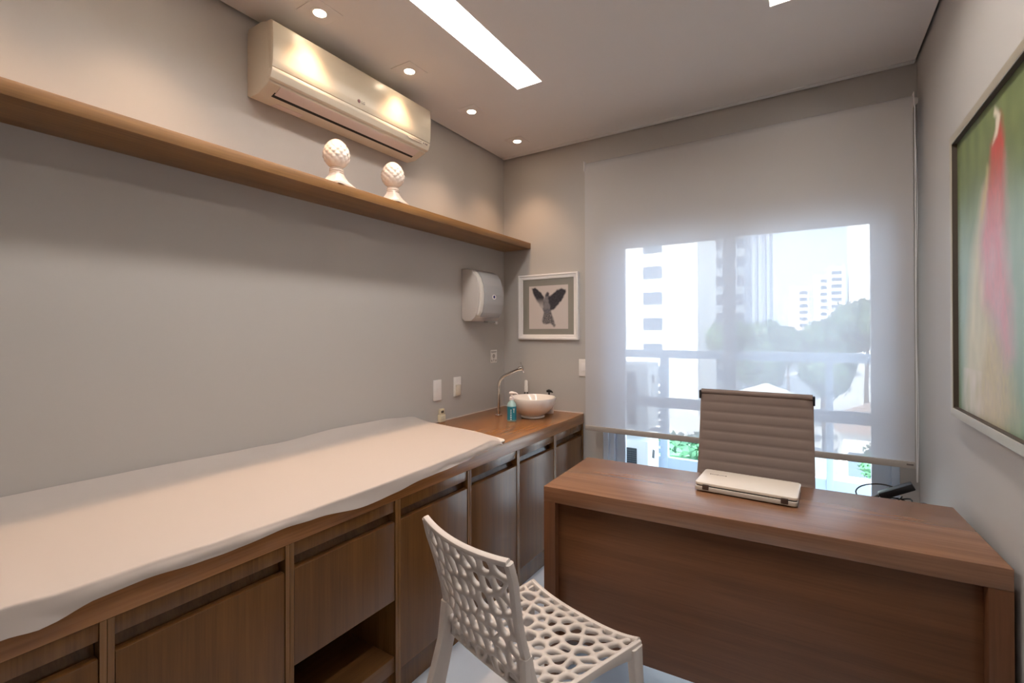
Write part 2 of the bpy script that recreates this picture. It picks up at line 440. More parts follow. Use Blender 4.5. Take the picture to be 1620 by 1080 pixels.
lx = axes((.1898, -1.458, 2.381), (0, 1, 0), (.03, 0, 1), (1, 0, 0))
text('badge_letters', 'LG', .017, M_grey, t, axes((.1898, -1.450, 2.379), (0, 1, 0), (-.03, 0, 1), (1, 0, .03)))
MB().lathe([(.0005, 0), (.0075, 0), (.0075, .0016), (.0005, .0016)], 24, axes((.1893, -1.474, 2.379), (0, 1, 0), (0, 0, 1), (1, 0, 0))).build('badge_disc', plain('badge_maroon', lin(104, 52, 48), .4), t)

# ------------------------------------------------------------------ fitted cabinets under the worktop
YE = -2.93
cuts = [-.012, -.422, -.835, -1.245, -1.670, -2.090, -2.505, YE]
labels = ['wooden cabinet at the window end of the run, under the basin', 'wooden cabinet second from the window, behind the desk end',
          'wooden cabinet with a bright round lock, behind the white chair back', 'wooden cabinet with a tall plain door beside the open niche',
          'wooden cabinet with a short locked door over an open niche', 'wooden cabinet with a wide plain door beside the niche cabinet', 'wooden cabinet nearest the viewer, cut by the picture edge']
G = .0125
def cabinet(k):
    y1, y0 = cuts[k]-.0004, cuts[k+1]+.0004
    t = thing('base_cabinet', labels[k], 'cabinet', (.32, (y0+y1)/2, 0), 0, 'wooden base cabinets along the wall')
    zt = .7295; nb = k == 4
    for a, c in ((y0, y0+G), (y1-G, y1)): MB().box(.004, DC, a, c, .002, zt, .0006).build('side_panel', M_gable, t, 0)
    m = MB(); m.box(.004, .02, y0+G, y1-G, .10, zt); m.box(.02, .60, y0+G, y1-G, .092, .11)
    if nb: m.box(.02, .605, y0+G, y1-G, .372, .39)
    m.build('carcass', M_body, t, 0)
    MB().box(.50, DC-.004, y0+G, y1-G, .690, zt-.0005, .0006).build('top_rail', M_rail, t)
    MB().prism([(.585, .69), (.590, .69), (.604, .648), (.598, .648)], 'y', y0+G, y1-G).build('finger_groove', M_rail, t, 0)
    zb = .372 if nb else .111
    d = MB().prism([(.612, zb), (DC-.002, zb), (DC-.002, .652), (DC-.008, .6545), (.612, .6545)], 'y', y0+G+.002, y1-G-.002, .0006).build('door', M_doorw, t)
    if k in (2, 4):
        ly, lz = (-1.209, .421) if k == 2 else (-2.033, .548)
        MB().lathe([(.001, .004), (.005, .004), (.006, .0045), (.0095, .004), (.0105, .002), (.0105, 0), (.001, 0)], 28, axes((DC-.002, ly, lz), (0, 1, 0), (0, 0, 1), (1, 0, 0))).build('lock', M_chrome if k == 2 else plain('brown_lock', lin(150, 110, 84), .35, .4), d)
        MB().box(DC+.0015, DC+.0026, ly-.0012, ly+.0012, lz-.004, lz+.004).build('keyhole', M_dark, d, 0)
    if nb: MB().box(.02, DC-.006, y0+G, y1-G, .112, .167, .0008).build('niche_shelf', M_body, t)
    MB().box(.585, DC-.022, y0+.001, y1-.001, .002, .1085).build('plinth', M_rail, t, 0)
for k in range(7): cabinet(k)
t = thing('worktop', 'long wooden worktop along the wall carrying the couch and the basin', 'worktop', (.32, -1.47, .73))
MB().box(.002, DC, YE, -.003, .730, HC, .0015).build('board', M_top, t)
b = MB(); b.box(.0015, .006, -.85, -.0075, HC, HC+.006); b.box(.0015, DC-.005, -.0075, -.002, HC, HC+.006); b.build('caulk_bead', plain('white_caulk', lin(214, 204, 196), .5), t, 0)

# mattress and paper sheet
MB().prism([(.05, HC+.001), (.628, HC+.001), (.634, .803), (.625, .8105), (.45, .829), (.25, .838), (.06, .839), (.05, .83)], 'y', YE+.005, -.955, .003).build('couch_mattress', M_mattress)
tag(bpy.data.objects['couch_mattress'], 'thin cream couch mattress hidden beneath the white paper sheet', 'mattress')
droop = [(-2.95, .79), (-2.664, .782), (-2.611, .775), (-2.596, .777), (-2.527, .792), (-2.436, .795), (-2.339, .787), (-2.268, .785), (-2.117, .791), (-2.03, .786), (-1.83, .765), (-1.726, .768), (-1.555, .781), (-1.267, .786), (-1.183, .793), (-1.063, .801), (-.95, .806)]
creasez = [(-2.95, .838), (-2.665, .838), (-2.57, .829), (-2.453, .827), (-2.27, .819), (-2.085, .815), (-1.774, .816), (-1.566, .818), (-1.281, .825), (-1.009, .836), (-.95, .838)]
wallz = [(-2.95, .884), (-2.47, .884), (-2.26, .882), (-1.85, .875), (-1.74, .872), (-1.46, .884), (-1.19, .880), (-1.05, .866), (-.95, .852)]
NV, NU = 150, 46
def sheet(u, v):
    y = YE+.01+(-.935-YE-.01)*v
    zb = interp(droop, y); zk = interp(creasez, y); zw = interp(wallz, y); xc = .652
    wob = nz(y, u, 5)*.003
    if u < .14:                       # rises against the wall
        q = u/.14; x = .004+.086*q; z = zw+(.8455-zw)*q**.75
    elif u < .74:                     # lies flat on the mattress
        q = (u-.14)/.6; x = .09+(xc-.006-.09)*q; z = .8455-(.8455-zk)*q**2.2+.0012*nz(x*2, y, 3.1)+.0006*nz(x*9, y*4, 3)
    else:                             # rolls over the front edge and hangs
        q = (u-.74)/.26
        if q < .3: a = q/.3*PI/2; x = xc-.006+.006*math.sin(a); z = zk-.006*(1-math.cos(a))
        else:
            q = (q-.3)/.7; fold = .008*q*nz(y*2.2, 3.3, 2)+.005*q*nz(y, 1, 9)+.007*math.sin(q*PI)*nz(y*1.3, 8, 1.7)
            x = xc+.004*q+abs(fold); z = zk-.006+(zb-zk+.006)*q
    endf = max(0, (v-.955)/.045)      # falls to the worktop at the far end
    skew = 0
    if endf > 0:
        e = endf
        zf = HC+.0025+.004*abs(nz(x*7, 2, 2))
        z = z*(1-e**2)+zf*e**2 if z > zf else z
        skew = .045*e
    cut = max(0, (x-(xc-.09))/.09)**2*.055*min(1, max(0, (v-.75)/.25))
    if v > .8 and u > .6:             # crumpled corner
        k = (v-.8)/.2; z += .004*k*nz(x*3, y, 12, 5); x += .006*k*nz(y, z*3, 16, 2)
        z = max(z, HC+.002) if x < DC+.002 else z
    ye = y+skew-cut-(x-.35)*.20*min(1, max(0, (v-.8)/.2))
    return (x+wob*.5*(1 if u > .8 else 0), ye, z)
s = MB().grid(sheet, NU, NV).build('paper_sheet', M_sheet, None, 60)
tag(s, 'long white paper sheet drawn over the couch on the worktop', 'sheet')

# ------------------------------------------------------------------ on the worktop by the window
t = thing('wash_basin', 'round white ceramic bowl basin standing on the worktop', 'basin', (.405, -.285, HC))
T = Matrix.Translation((.405, -.285, HC))
MB().lathe([(.001, .001), (.070, .001), (.076, .004), (.076, .010), (.068, .014), (.100, .034), (.128, .062), (.144, .095), (.149, .122), (.148, .128), (.144, .129), (.139, .122), (.131, .094), (.112, .060), (.080, .038), (.030, .030), (.012, .029), (.001, .029)], 64, T).build('bowl', M_ceram, t, 45)
MB().lathe([(.001, .030), (.019, .030), (.021, .032), (.010, .035), (.001, .035)], 28, T).build('drain', M_chrome, t)
t = thing('basin_tap', 'tall chrome basin tap with a curved neck and flat disc spout', 'tap', (.187, -.352, HC))
MB().lathe([(.0005, .0005), (.024, .0005), (.024, .006), (.015, .009), (.0005, .009)], 32, Matrix.Translation((.187, -.352, HC))).build('base_flange', M_chrome, t)
pts = [(.187, -.352, HC+.006), (.187, -.352, .98)]
for k in range(1, 13):
    a = k/12*math.radians(66); r = .085
    q = r*(1-math.cos(a)); pts.append((.187+q*.92, -.352+q*.38, .98+r*math.sin(a)))
p = Vector(pts[-1]); dirv = Vector((.92*math.sin(math.radians(66)), .38*math.sin(math.radians(66)), math.cos(math.radians(66))))
e = p+dirv*.11; pts.append(tuple(e))
MB().tube(pts, .0095, 16).build('neck', M_chrome, t, 60)
hx = Vector((.80, .51, .31)).normalized(); hy = Vector((0, 0, 1)).cross(hx).normalized(); hz = hx.cross(hy)
Mh = axes(e+hx*.004, hy, hz, hx)
MB().lathe([(.001, -.022), (.014, -.022), (.016, .0), (.001, .0)], 28, Mh).build('spout_body', M_chrome, t)
MB().lathe([(.001, .0), (.038, .0), (.040, .004), (.038, .008), (.001, .008)], 40, Mh).build('spout_disc', plain('bright_chrome', lin(230, 230, 230), .08, 1.0), t)

M_clear = glass_mat('clear_plastic', (.93, .96, .96, 1), .07)
t = thing('soap_bottle', 'clear pump bottle with teal label and white pump before the basin', 'bottle', (.366, -.474, HC))
T = Matrix.Translation((.366, -.474, HC))
MB().lathe([(.001, .0005), (.026, .0005), (.0285, .003), (.0285, .096), (.024, .112), (.013, .124), (.012, .132), (.001, .132)], 36, T).build('bottle_body', plain('pale_gel', lin(170, 205, 205), .15), t, 50)
MB().lathe([(.0289, .012), (.0289, .092)], 48, T, cap=False).build('label_band', plain('teal_label', lin(28, 122, 142), .4), t)
b = MB()
def onlabel(ang, z): return Vector((.366+.0293*math.cos(ang), -.474+.0293*math.sin(ang), HC+z))
A0 = math.atan2(-2.89+.474, 1.9-.366)
def ribbon(pts, w):
    for (a, z), (a2, z2) in zip(pts, pts[1:]):
        p1, p2 = onlabel(a, z), onlabel(a2, z2); d = (p2-p1).normalized(); n = Vector((math.cos(a), math.sin(a), 0)); sde = d.cross(n)*w/2
        b.loft([[p1-sde, p1+sde], [p2-sde, p2+sde]], cap=False, closed=False)
ribbon([(A0+.30, .082), (A0+.45, .070)], .004); ribbon([(A0+.62, .082), (A0+.45, .070), (A0+.42, .056)], .004)
for k in range(6): ribbon([(A0-.18, .075-k*.011), (A0-.16, .069-k*.011)], .007)
b.build('label_print', plain('white_print', lin(225, 235, 235), .4), t, 0)
b = MB(); b.lathe([(.001, .130), (.0145, .130), (.0145, .146), (.006, .149), (.005, .166), (.001, .166)], 24, T)
b.tube([(.352, -.474, HC+.170), (.366, -.474, HC+.172), (.392, -.466, HC+.171), (.402, -.463, HC+.164)], [.008, .010, .006, .004], 12)
b.build('pump', plain('white_pump_plastic', lin(236, 226, 222), .35), t, 50)
t = thing('dark_pump_bottle', 'soap bottle with a black pump behind the basin rim', 'bottle', (.428, -.105, HC))
T = Matrix.Translation((.428, -.105, HC))
MB().lathe([(.001, .0005), (.028, .0005), (.030, .004), (.030, .085), (.013, .100), (.001, .100)], 32, T).build('bottle_body', M_plastic, t, 50)
b = MB(); b.lathe([(.001, .099), (.015, .099), (.015, .118), (.007, .121), (.005, .140), (.001, .140)], 24, T)
b.tube([(.412, -.107, HC+.146), (.428, -.105, HC+.149), (.448, -.112, HC+.147), (.460, -.116, HC+.141)], [.008, .011, .007, .004], 12)
b.build('pump', M_black, t, 50)
t = thing('clear_spray_bottle', 'clear bottle with a white cap against the back wall behind the basin', 'bottle', (.214, -.045, HC))
T = Matrix.Translation((.214, -.045, HC))
MB().lathe([(.001, .0005), (.022, .0005), (.024, .004), (.024, .085), (.014, .110), (.012, .125), (.001, .125)], 32, T).build('bottle_body', M_clear, t, 50)
MB().lathe([(.001, .122), (.013, .122), (.013, .16), (.011, .166), (.011, .195), (.008, .204), (.001, .204)], 28, T).build('cap', M_white, t, 50)

t = thing('remote_control', 'cream air conditioner remote in its holder by the worktop edge', 'remote control', (.014, -.712, HC))
MB().box(.0025, .026, -.738, -.690, HC+.001, HC+.045, .003).build('holder', M_remote, t)
MB().box(.0055, .022, -.734, -.694, HC+.0455, .873, .004).build('handset', M_remote, t)
MB().box(.0215, .0232, -.727, -.703, .848, .862, .0005).build('screen', plain('lcd_grey', lin(88, 86, 74), .3), t)
b = MB()
for i in range(2):
    for j in range(2): b.box(.0255, .0272, -.728+i*.016, -.716+i*.016, HC+.014+j*.013, HC+.022+j*.013, .0008)
b.build('buttons', M_acm, t)

# ------------------------------------------------------------------ on the walls
def plate_left(y0, y1, z0, z1, label, name, cat, marks, group=None):
    t = thing(name, label, cat, (0, (y0+y1)/2, (z0+z1)/2), 0, group)
    MB().box(.0005, .009, y0, y1, z0, z1, .0025).build('cover_plate', M_white, t)
    return t, (y0, y1, z0, z1)
def socket(t, y, z, mat=M_white):
    m = MB().prism([(y-.018, z), (y-.010, z-.011), (y+.010, z-.011), (y+.018, z), (y+.010, z+.011), (y-.010, z+.011)], 'x', .009, .0105).build('socket_face', mat, t, 0)
    b = MB()
    for d in (-.0095, 0, .0095): b.lathe([(.0002, 0), (.0036, 0), (.0036, .0007), (.0002, .0007)], 12, axes((.0103, y+d, z+(.002 if d else -.001)), (0, 1, 0), (0, 0, 1), (1, 0, 0)))
    b.build('pin_holes', M_dark, m)
t, r = plate_left(-.777, -.707, .925, 1.049, 'white double socket plate on the wall, farther from the corner', 'wall_socket', 'socket', 2, 'white socket plates on the left wall')
socket(t, -.742, 1.022); socket(t, -.742, .986)
t, r = plate_left(-.586, -.517, .928, 1.052, 'white double socket plate on the wall, nearer the tap, with a plug adapter in it', 'wall_socket', 'socket', 2, 'white socket plates on the left wall')
socket(t, -.5515, 1.026); pl = MB().box(.0088, .018, -.575, -.528, .936, 1.002, .003).build('plug_adapter', M_acm, t); MB().lathe([(.0002, 0), (.006, 0), (.006, .001), (.0002, .001)], 14, axes((.0178, -.5515, .990), (0, 1, 0), (0, 0, 1), (1, 0, 0))).build('pin_hole', M_grey, pl)
t = thing('instruction_label', 'small white printed notice on the wall over the tap', 'sign', (0, -.137, 1.163))
MB().box(.0001, .002, -.176, -.097, 1.118, 1.209, .0004).build('card', M_white, t)
b = MB()
for k, (a, c) in enumerate(((-.170, -.103), (-.166, -.108))): b.box(.002, .0023, a, c, 1.196-k*.006, 1.199-k*.006)
b.lathe([(.009, 0), (.014, 0), (.014, .0004), (.009, .0004)], 24, axes((.002, -.137, 1.165), (0, 1, 0), (0, 0, 1), (1, 0, 0)), cap=False)
b.box(.002, .0023, -.140, -.134, 1.128, 1.146); b.box(.002, .0023, -.166, -.158, 1.126, 1.140); b.box(.002, .0023, -.116, -.108, 1.126, 1.140); b.box(.002, .0023, -.141, -.133, 1.160, 1.170)
b.build('printed_marks', M_grey, t, 0)
t = thing('light_switch', 'white light switch on the back wall beside the blind', 'switch', (.637, 0, 1.097))
MB().box(.601, .673, -.009, -.0005, 1.039, 1.155, .0025).build('cover_plate', M_white, t)
MB().box(.620, .655, -.0115, -.0085, 1.078, 1.130, .0015).build('rocker', M_frame, t)

# paper towel dispenser
DY0, DY1 = -.500, -.215
t = thing('towel_dispenser', 'white and grey paper towel dispenser on the wall near the corner', 'dispenser', (0, (DY0+DY1)/2, 1.58))
side = [(.001, 1.425), (.001, 1.742), (.05, 1.742), (.085, 1.725), (.112, 1.69), (.130, 1.64), (.137, 1.58), (.134, 1.52), (.122, 1.465), (.105, 1.43), (.075, 1.408), (.02, 1.408)]
MB().prism(side, 'y', DY0, DY1, .004).build('cover', M_plastic, t, 40)
grey_in = plain('smoked_grey_plastic', lin(182, 180, 180), .25)
front = [(.06, 1.7445), (.095, 1.727), (.121, 1.69), (.139, 1.64), (.146, 1.58), (.143, 1.52), (.130, 1.462), (.108, 1.432), (.10, 1.44), (.12, 1.5), (.13, 1.58), (.12, 1.66), (.08, 1.73)]
MB().prism(front, 'y', DY0+.055, DY1-.012, .002).build('front_window', grey_in, t, 40)
arc = [(.07, 1.738), (.100, 1.722), (.126, 1.685), (.1435, 1.638), (.1505, 1.58), (.148, 1.52), (.136, 1.464), (.118, 1.44), (.11, 1.45), (.12, 1.5), (.13, 1.58), (.12, 1.66), (.08, 1.725)]
MB().prism(arc, 'y', DY0+.012, DY0+.042, .002).build('pale_band', plain('translucent_white', lin(236, 230, 222), .2), t, 40)
MB().lathe([(.0003, 0), (.016, 0), (.017, .001), (.0003, .002)], 28, axes((.1462, -.342, 1.566), (0, 1.35, 0), (0, 0, .95), (1, 0, 0))).build('badge_oval', M_white, t)
MB().lathe([(.004, .001), (.0095, .001), (.0095, .0028), (.004, .0028)], 24, axes((.1465, -.342, 1.567), (0, 1, 0), (0, 0, 1), (1, 0, 0))).build('badge_ring', plain('navy_print', lin(50, 52, 120), .4), t)
MB().box(.09, .125, DY0+.12, DY0+.22, 1.398, 1.412, .003).build('paper_slot', plain('dull_grey', lin(120, 114, 108), .5), t)
MB().box(.110, .128, DY0+.205, DY0+.232, 1.388, 1.406, .003).build('lever', M_plastic, t)

# framed bird picture on the back wall
t = thing('framed_bird_picture', 'white framed ink picture of a bird on the back wall', 'picture', (.370, 0, 1.51))
X0, X1, Z0, Z1 = .138, .603, 1.284, 1.738
b = MB(); fw = .034; pr_ = [(0, 0), (0, -.024), (.010, -.026), (.016, -.021), (fw-.004, -.018), (fw, -.015), (fw, 0)]
def frame_sweep(b, X0, X1, Z0, Z1, prof, axis='y', base=0.0):
    rings = []
    for cx, cz, sx, sz in ((X0, Z0, 1, 1), (X1, Z0, -1, 1), (X1, Z1, -1, -1), (X0, Z1, 1, -1), (X0, Z0, 1, 1)):
        rings.append([((cx+sx*a, base+d, cz+sz*a) if axis == 'y' else (base+d, cx+sx*a, cz+sz*a)) for a, d in prof])
    b.loft(rings, cap=False)
frame_sweep(b, X0, X1, Z0, Z1, pr_, 'y', -.0008)
b.build('moulding', M_frame, t, 20)
MB().box(X0+.02, X1-.02, -.012, -.009, Z0+.02, Z1-.02).build('grey_mount', M_mat, t, 0)
M_art = paint_mat('ink_on_paper', .8)
body = [(.40, .72), (.44, .80), (.47, .845), (.50, .80), (.54, .74), (.62, .60), (.58, .46), (.50, .36), (.44, .36), (.36, .45), (.37, .58)]
wl = [(.36, .46), (.40, .60), (.39, .74), (.28, .88), (.16, .965), (.08, .955), (.08, .90), (.12, .80), (.20, .66), (.30, .52)]
wr = [(.50, .72), (.60, .80), (.70, .87), (.83, .92), (.94, .89), (.95, .83), (.88, .70), (.76, .56), (.64, .44), (.56, .42)]
tail = [(.38, .46), (.54, .46), (.60, .34), (.68, .08), (.64, .04), (.58, .12), (.50, .11), (.36, .13), (.35, .20), (.38, .34)]
head = [(.42, .76), (.44, .82), (.49, .855), (.53, .80), (.51, .74)]
def bird(u, v):
    q = (u+.018*nz(u, v, 14), v+.018*nz(u, v, 14, 4))
    paper = lin(200, 190, 186)[:3]; c = paper
    n1 = nz(u, v, 22)*.5+.5; n2 = nz(u, v, 48, 2)*.5+.5
    for poly, tone, dark in ((tail, 44, .95), (body, 84, .85), (wl, 30, 1), (wr, 36, 1), (head, 44, .95)):
        a = cover(q, poly, .018)
        if poly in (wl,): a *= min(1, max(.25, (v-.44)/.28))
        if poly is tail: a *= .45+.55*min(1, n2*1.5)*(1 if n1 > .3 else .55)
        ink = lin(tone+55*n1*n2, tone+52*n1*n2, tone+8+50*n1*n2)[:3]
        c = mix3(c, ink, a*dark)
    return c
paint_grid('bird_print', bird, 120, 120, lambda u, v: (.222+.304*u, -.0125, 1.357+.300*v), M_art, t)

# large abstract painting on the right wall
PY0, PY1, PZ0, PZ1 = -1.72, -.736, 1.052, 1.992
t = thing('abstract_painting', 'large abstract painting of a red and pink figure on green, thin metal frame', 'painting', (W, (PY0+PY1)/2, (PZ0+PZ1)/2))
b = MB(); pr_ = [(0, -.001), (0, -.029), (.004, -.030), (.026, -.030), (.0275, -.028), (.0275, -.001)]
frame_sweep(b, PY0, PY1, PZ0, PZ1, pr_, 'x', W)
b.build('frame', M_champ, t, 25)
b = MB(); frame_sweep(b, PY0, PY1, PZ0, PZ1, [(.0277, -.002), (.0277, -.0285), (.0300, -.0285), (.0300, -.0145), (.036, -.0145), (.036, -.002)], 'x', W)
b.build('inner_lip', plain('shadow_tone_lip', lin(70, 58, 48), .7), t, 25)  # shadow on the frame's inner lip is put into its dark colour
neck = [(-1.140, 1.936), (-1.128, 1.918), (-1.150, 1.905), (-1.142, 1.872), (-1.118, 1.842), (-1.160, 1.855), (-1.184, 1.900), (-1.165, 1.918)]
red = [(-1.182, 1.905), (-1.206, 1.84), (-1.204, 1.70), (-1.212, 1.60), (-1.05, 1.60), (-1.075, 1.72), (-1.105, 1.84), (-1.150, 1.862)]
pink = [(-1.198, 1.78), (-1.214, 1.54), (-1.245, 1.42), (-1.255, 1.28), (-1.21, 1.26), (-1.13, 1.36), (-1.03, 1.42), (-1.01, 1.58), (-1.06, 1.74)]
cream = [(-.93, 1.56), (-.86, 1.32), (-.83, 1.06), (-1.16, 1.06), (-1.15, 1.26), (-1.06, 1.46), (-1.0, 1.60), (-1.03, 1.72)]
tan = [(-1.06, 1.36), (-1.15, 1.34), (-1.24, 1.24), (-1.275, 1.14), (-1.20, 1.06), (-1.0, 1.06), (-.96, 1.14), (-1.02, 1.24)]
edge = [(-1.070, 1.80), (-1.03, 1.70), (-1.01, 1.66), (-1.035, 1.66), (-1.065, 1.72), (-1.085, 1.79)]
def abstract(u, v):
    y = PY0+.03+(PY1-PY0-.06)*u; z = PZ0+.03+(PZ1-PZ0-.06)*v
    n = nz(y, z, 6); n2 = nz(y, z*.5, 22, 3); n3 = nz(y*2, z, 40, 8)
    up = max(0, min(1, (z-1.50+.05*n)/.34))
    top = lin(106+14*n2, 118+14*n2, 74+8*n2)[:3]
    mid = lin(150+10*n2, 172+8*n2, 162+8*n2)[:3]; low = lin(128+12*n2, 150+12*n2, 122+8*n2)[:3]
    dn = max(0, min(1, (1.36-z+.04*n)/.26))
    c = mix3(mix3(mid, top, up*up*(3-2*up)), low, dn)
    q = (y+.012*n2+.006*n3, z+.016*n2)
    c = mix3(c, lin(206+16*n2, 196+14*n2, 170+12*n2)[:3], cover(q, cream, .045)*.85)
    c = mix3(c, lin(190+12*n3, 170+12*n3, 134+12*n2)[:3], cover(q, tan, .05)*.75)
    if z < 1.22: c = mix3(c, lin(216, 202, 196)[:3], max(0, min(1, (.5+2*n2)))*cover(q, [(-.85, 1.28), (-.84, 1.05), (-.98, 1.05), (-1.0, 1.2)], .05)*.8)
    c = mix3(c, lin(208+12*n3, 150+14*n2, 164+12*n2)[:3], cover(q, pink, .042)*.85)
    rr = lin(176+14*n3, 74+16*n2, 66+14*n2)[:3]
    fade = max(0, min(1, (z-1.60)/.22))
    c = mix3(c, rr, cover(q, red, .016)*(.15+.85*fade))
    c = mix3(c, lin(196, 180, 132)[:3], cover(q, edge, .012)*.7)
    c = mix3(c, lin(216, 206, 186)[:3], cover((y+.004*n3, z), neck, .007)*.95)
    return c
paint_grid('canvas', abstract, 150, 150, lambda u, v: (W-.015, PY0+.03+(PY1-PY0-.06)*u, PZ0+.03+(PZ1-PZ0-.06)*v), paint_mat('oil_paint', .5), t)

# ------------------------------------------------------------------ roller blind
BX0, BX1, BY, BZ = .712, 2.296, -.156, 2.398
t = thing('roller_blind', 'wide translucent white roller blind lowered over the window', 'blind', ((BX0+BX1)/2, BY, BZ))
def fabric(u, v):
    a = v
    x = BX0+(BX1-BX0)*u
    if a < .12:
        th = (1-a/.12)*PI*.9; r = .026
        return (x, BY+r-r*math.cos(th), BZ-.012+r*math.sin(th)-.012)
    z = BZ-.024-(a-.12)/.88*(BZ-.024-.750)
    return (x, BY, z)
fb = MB().grid(fabric, 4, 40).build('fabric', M_blind, t, 60)
MB().tube([(BX0+.006, BY+.026, BZ-.024), (BX1-.006, BY+.026, BZ-.024)], .0245, 24).build('roller_tube', M_alu, t)
for x in (BX0-.004, BX1+.001):
    MB().box(x, x+.003, BY-.008, -.001, BZ-.055, BZ+.008, .001).build('bracket', M_white, t)
MB().box(BX0-.002, BX1+.001, BY-.006, BY+.006, .721, .752, .003).build('hem_bar', M_hem, t)
MB().box(BX1-.030, BX1-.006, BY-.0068, BY-.0058, .735, .742).build('maker_tab', M_grey, t, 0)
b = MB(); n = 30
def chain(x0, y0, x1, y1, zt, zb):
    pts = [(x0, y0, zt)]
    for k in range(1, 12): pts.append((x0, y0, zt+(zb+.02-zt)*k/12))
    for k in range(0, 9):
        a = PI*k/8; pts.append(((x0+x1)/2-(x1-x0)/2*math.cos(a), (y0+y1)/2-(y1-y0)/2*math.cos(a), zb+.02-.02*math.sin(a)))
    for k in range(1, 13): pts.append((x1+.004*math.sin(k*.9), y1, zb+.02+(zt-zb-.02)*k/12))
    return pts
b.tube(chain(2.303, BY+.004, 2.312, BY+.045, BZ-.03, .657), .0017, 8)
b.build('pull_chain', M_frame, t, 60)
MB().lathe([(.0005, -.008), (.012, -.008), (.016, -.004), (.016, .004), (.012, .008), (.0005, .008)], 24, axes((2.308, BY+.026, BZ-.024), (0, 1, 0), (0, 0, 1), (1, 0, 0))).build('chain_wheel', M_white, t)

# ------------------------------------------------------------------ desk
DA = math.radians(2.6)
t = thing('desk', 'brown wooden desk with thick top and inset front panel', 'desk', (1.040, -1.311, 0), DA)
DW, DD, DT = 1.283, .470, .75
R = t.matrix_basis
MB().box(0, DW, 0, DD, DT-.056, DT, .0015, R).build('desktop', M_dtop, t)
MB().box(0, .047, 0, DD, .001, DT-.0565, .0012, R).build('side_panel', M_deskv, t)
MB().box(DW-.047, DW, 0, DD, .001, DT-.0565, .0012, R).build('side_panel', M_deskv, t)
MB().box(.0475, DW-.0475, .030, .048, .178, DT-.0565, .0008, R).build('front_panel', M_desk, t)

# laptop
t = thing('laptop', 'closed pearl white laptop on the desk with its hinge side forward', 'laptop', (1.704, -.970, .7505), math.radians(-2.0))
R = t.matrix_basis
MB().prism(rounded(-.163, .163, -.098, .098, .012), 'z', .004, .019, .003, R).build('base', M_lapb, t, 40)
MB().prism(rounded(-.164, .164, -.093, .099, .014), 'z', .0222, .033, .0035, R).build('lid', M_lap, t, 40)
MB().prism(rounded(-.161, .161, -.091, .096, .012), 'z', .0188, .0224, 0, R).build('lid_gap', M_dark, t, 0)
for x in (-.125, .125): MB().box(x-.011, x+.011, -.1005, -.088, .0085, .0262, .002, R).build('hinge', plain('hinge_brown', lin(70, 52, 44), .4), t)
for x in (-.14, .14):
    for y in (-.075, .075): MB().lathe([(.0005, 0), (.008, 0), (.008, .0045), (.0005, .0045)], 16, R @ Matrix.Translation((x, y, 0))).build('rubber_foot', M_black, t)
text('lid_lettering', 'SAMSUNG', .0135, plain('lid_print', lin(120, 104, 92), .4), t, R @ Matrix.Translation((-.105, .032, .0332)))

# small pedestal behind the desk and the things lying on it
t = thing('desk_pedestal', 'low wooden pedestal tucked behind the desk by the right wall', 'pedestal', (2.155, -.58, 0))
MB().box(1.985, 2.325, -.745, -.43, .03, .60, .002).build('carcass', M_deskv, t)
MB().box(1.980, 2.330, -.750, -.42, .6005, .62, .002).build('top', M_desk, t)
for k in range(3): MB().box(1.972, 1.9845, -.740, -.435, .04+k*.187, .22+k*.187, .001).build('drawer', M_deskv, t)
t = thing('power_adapter', 'black laptop power adapter with its looped lead behind the desk corner', 'power adapter', (2.2, -.50, .6205))
MA = Matrix.Translation((2.190, -.475, .696)) @ Matrix.Rotation(-.05, 4, 'Z') @ Matrix.Rotation(math.radians(-30), 4, 'Y')
MB().box(-.060, .062, -.022, .022, -.0135, .0135, .004, MA).build('brick', M_black, t)
b = MB()
loop = []
for k in range(26):
    a = 2*PI*k/25*.93+.25
    loop.append((2.135+.075*math.cos(a), -.47+.03*math.sin(a), .675+.030*math.sin(a)+.008*math.cos(a)))
b.tube(loop, .0028, 8)
b.tube([(2.085, -.475, .640), (2.105, -.475, .648), (2.125, -.475, .658), (2.14, -.475, .672)], .006, 8)
for k in range(5):
    pts = []
    for j in range(20):
        a = 2*PI*j/19; pts.append((2.185+(.07-.004*k)*math.cos(a+k), -.48+.03*math.sin(a+k), .628+.009*k+.006*math.sin(3*a)))
    b.tube(pts, .0028, 6)
b.build('lead', M_black, t, 60)
t = tag(MB().prism([(2.20, .6208), (2.330, .6208), (2.322, .640), (2.298, .676), (2.262, .684), (2.225, .668)], 'y', -.60, -.535, .006).build('dark_pouch', M_cloth), 'charcoal soft pouch lying beside the power adapter by the right wall', 'pouch')

# ------------------------------------------------------------------ office chair
t = thing('office_chair', 'taupe ribbed office chair standing behind the desk', 'office chair', (1.69, -.90, 0))
cx = 1.692
def rib_sheet(pt, n0, L, ribs, w, thick=.013, bul=.0055):
    """closed padded slab following the profile pt(s) (y, z) over arc length L"""
    m = MB(); N = ribs*8; rings = []
    for j in range(N+1):
        s = j/N; y, z = pt(s); y2, z2 = pt(min(1, s+.002)); y1, z1 = pt(max(0, s-.002))
        d = Vector((0, y2-y1, z2-z1)).normalized(); nrm = Vector((0, -d.z, d.y))
        f = abs(math.sin(PI*s*ribs)); bo = bul*f**.5-.002
        ring = []
        ww = w(s)
        for k in range(24):
            a = 2*PI*k/24
            ex = math.copysign(abs(math.cos(a))**.35, math.cos(a)); ey = math.copysign(abs(math.sin(a))**.7, math.sin(a))
            edge = 1-.5*abs(ex)**12
            p = Vector((cx+ex*ww/2, y, z))+nrm*ey*(thick/2+bo)*edge
            ring.append(tuple(p))
        rings.append(ring)
    m.loft(rings); return m
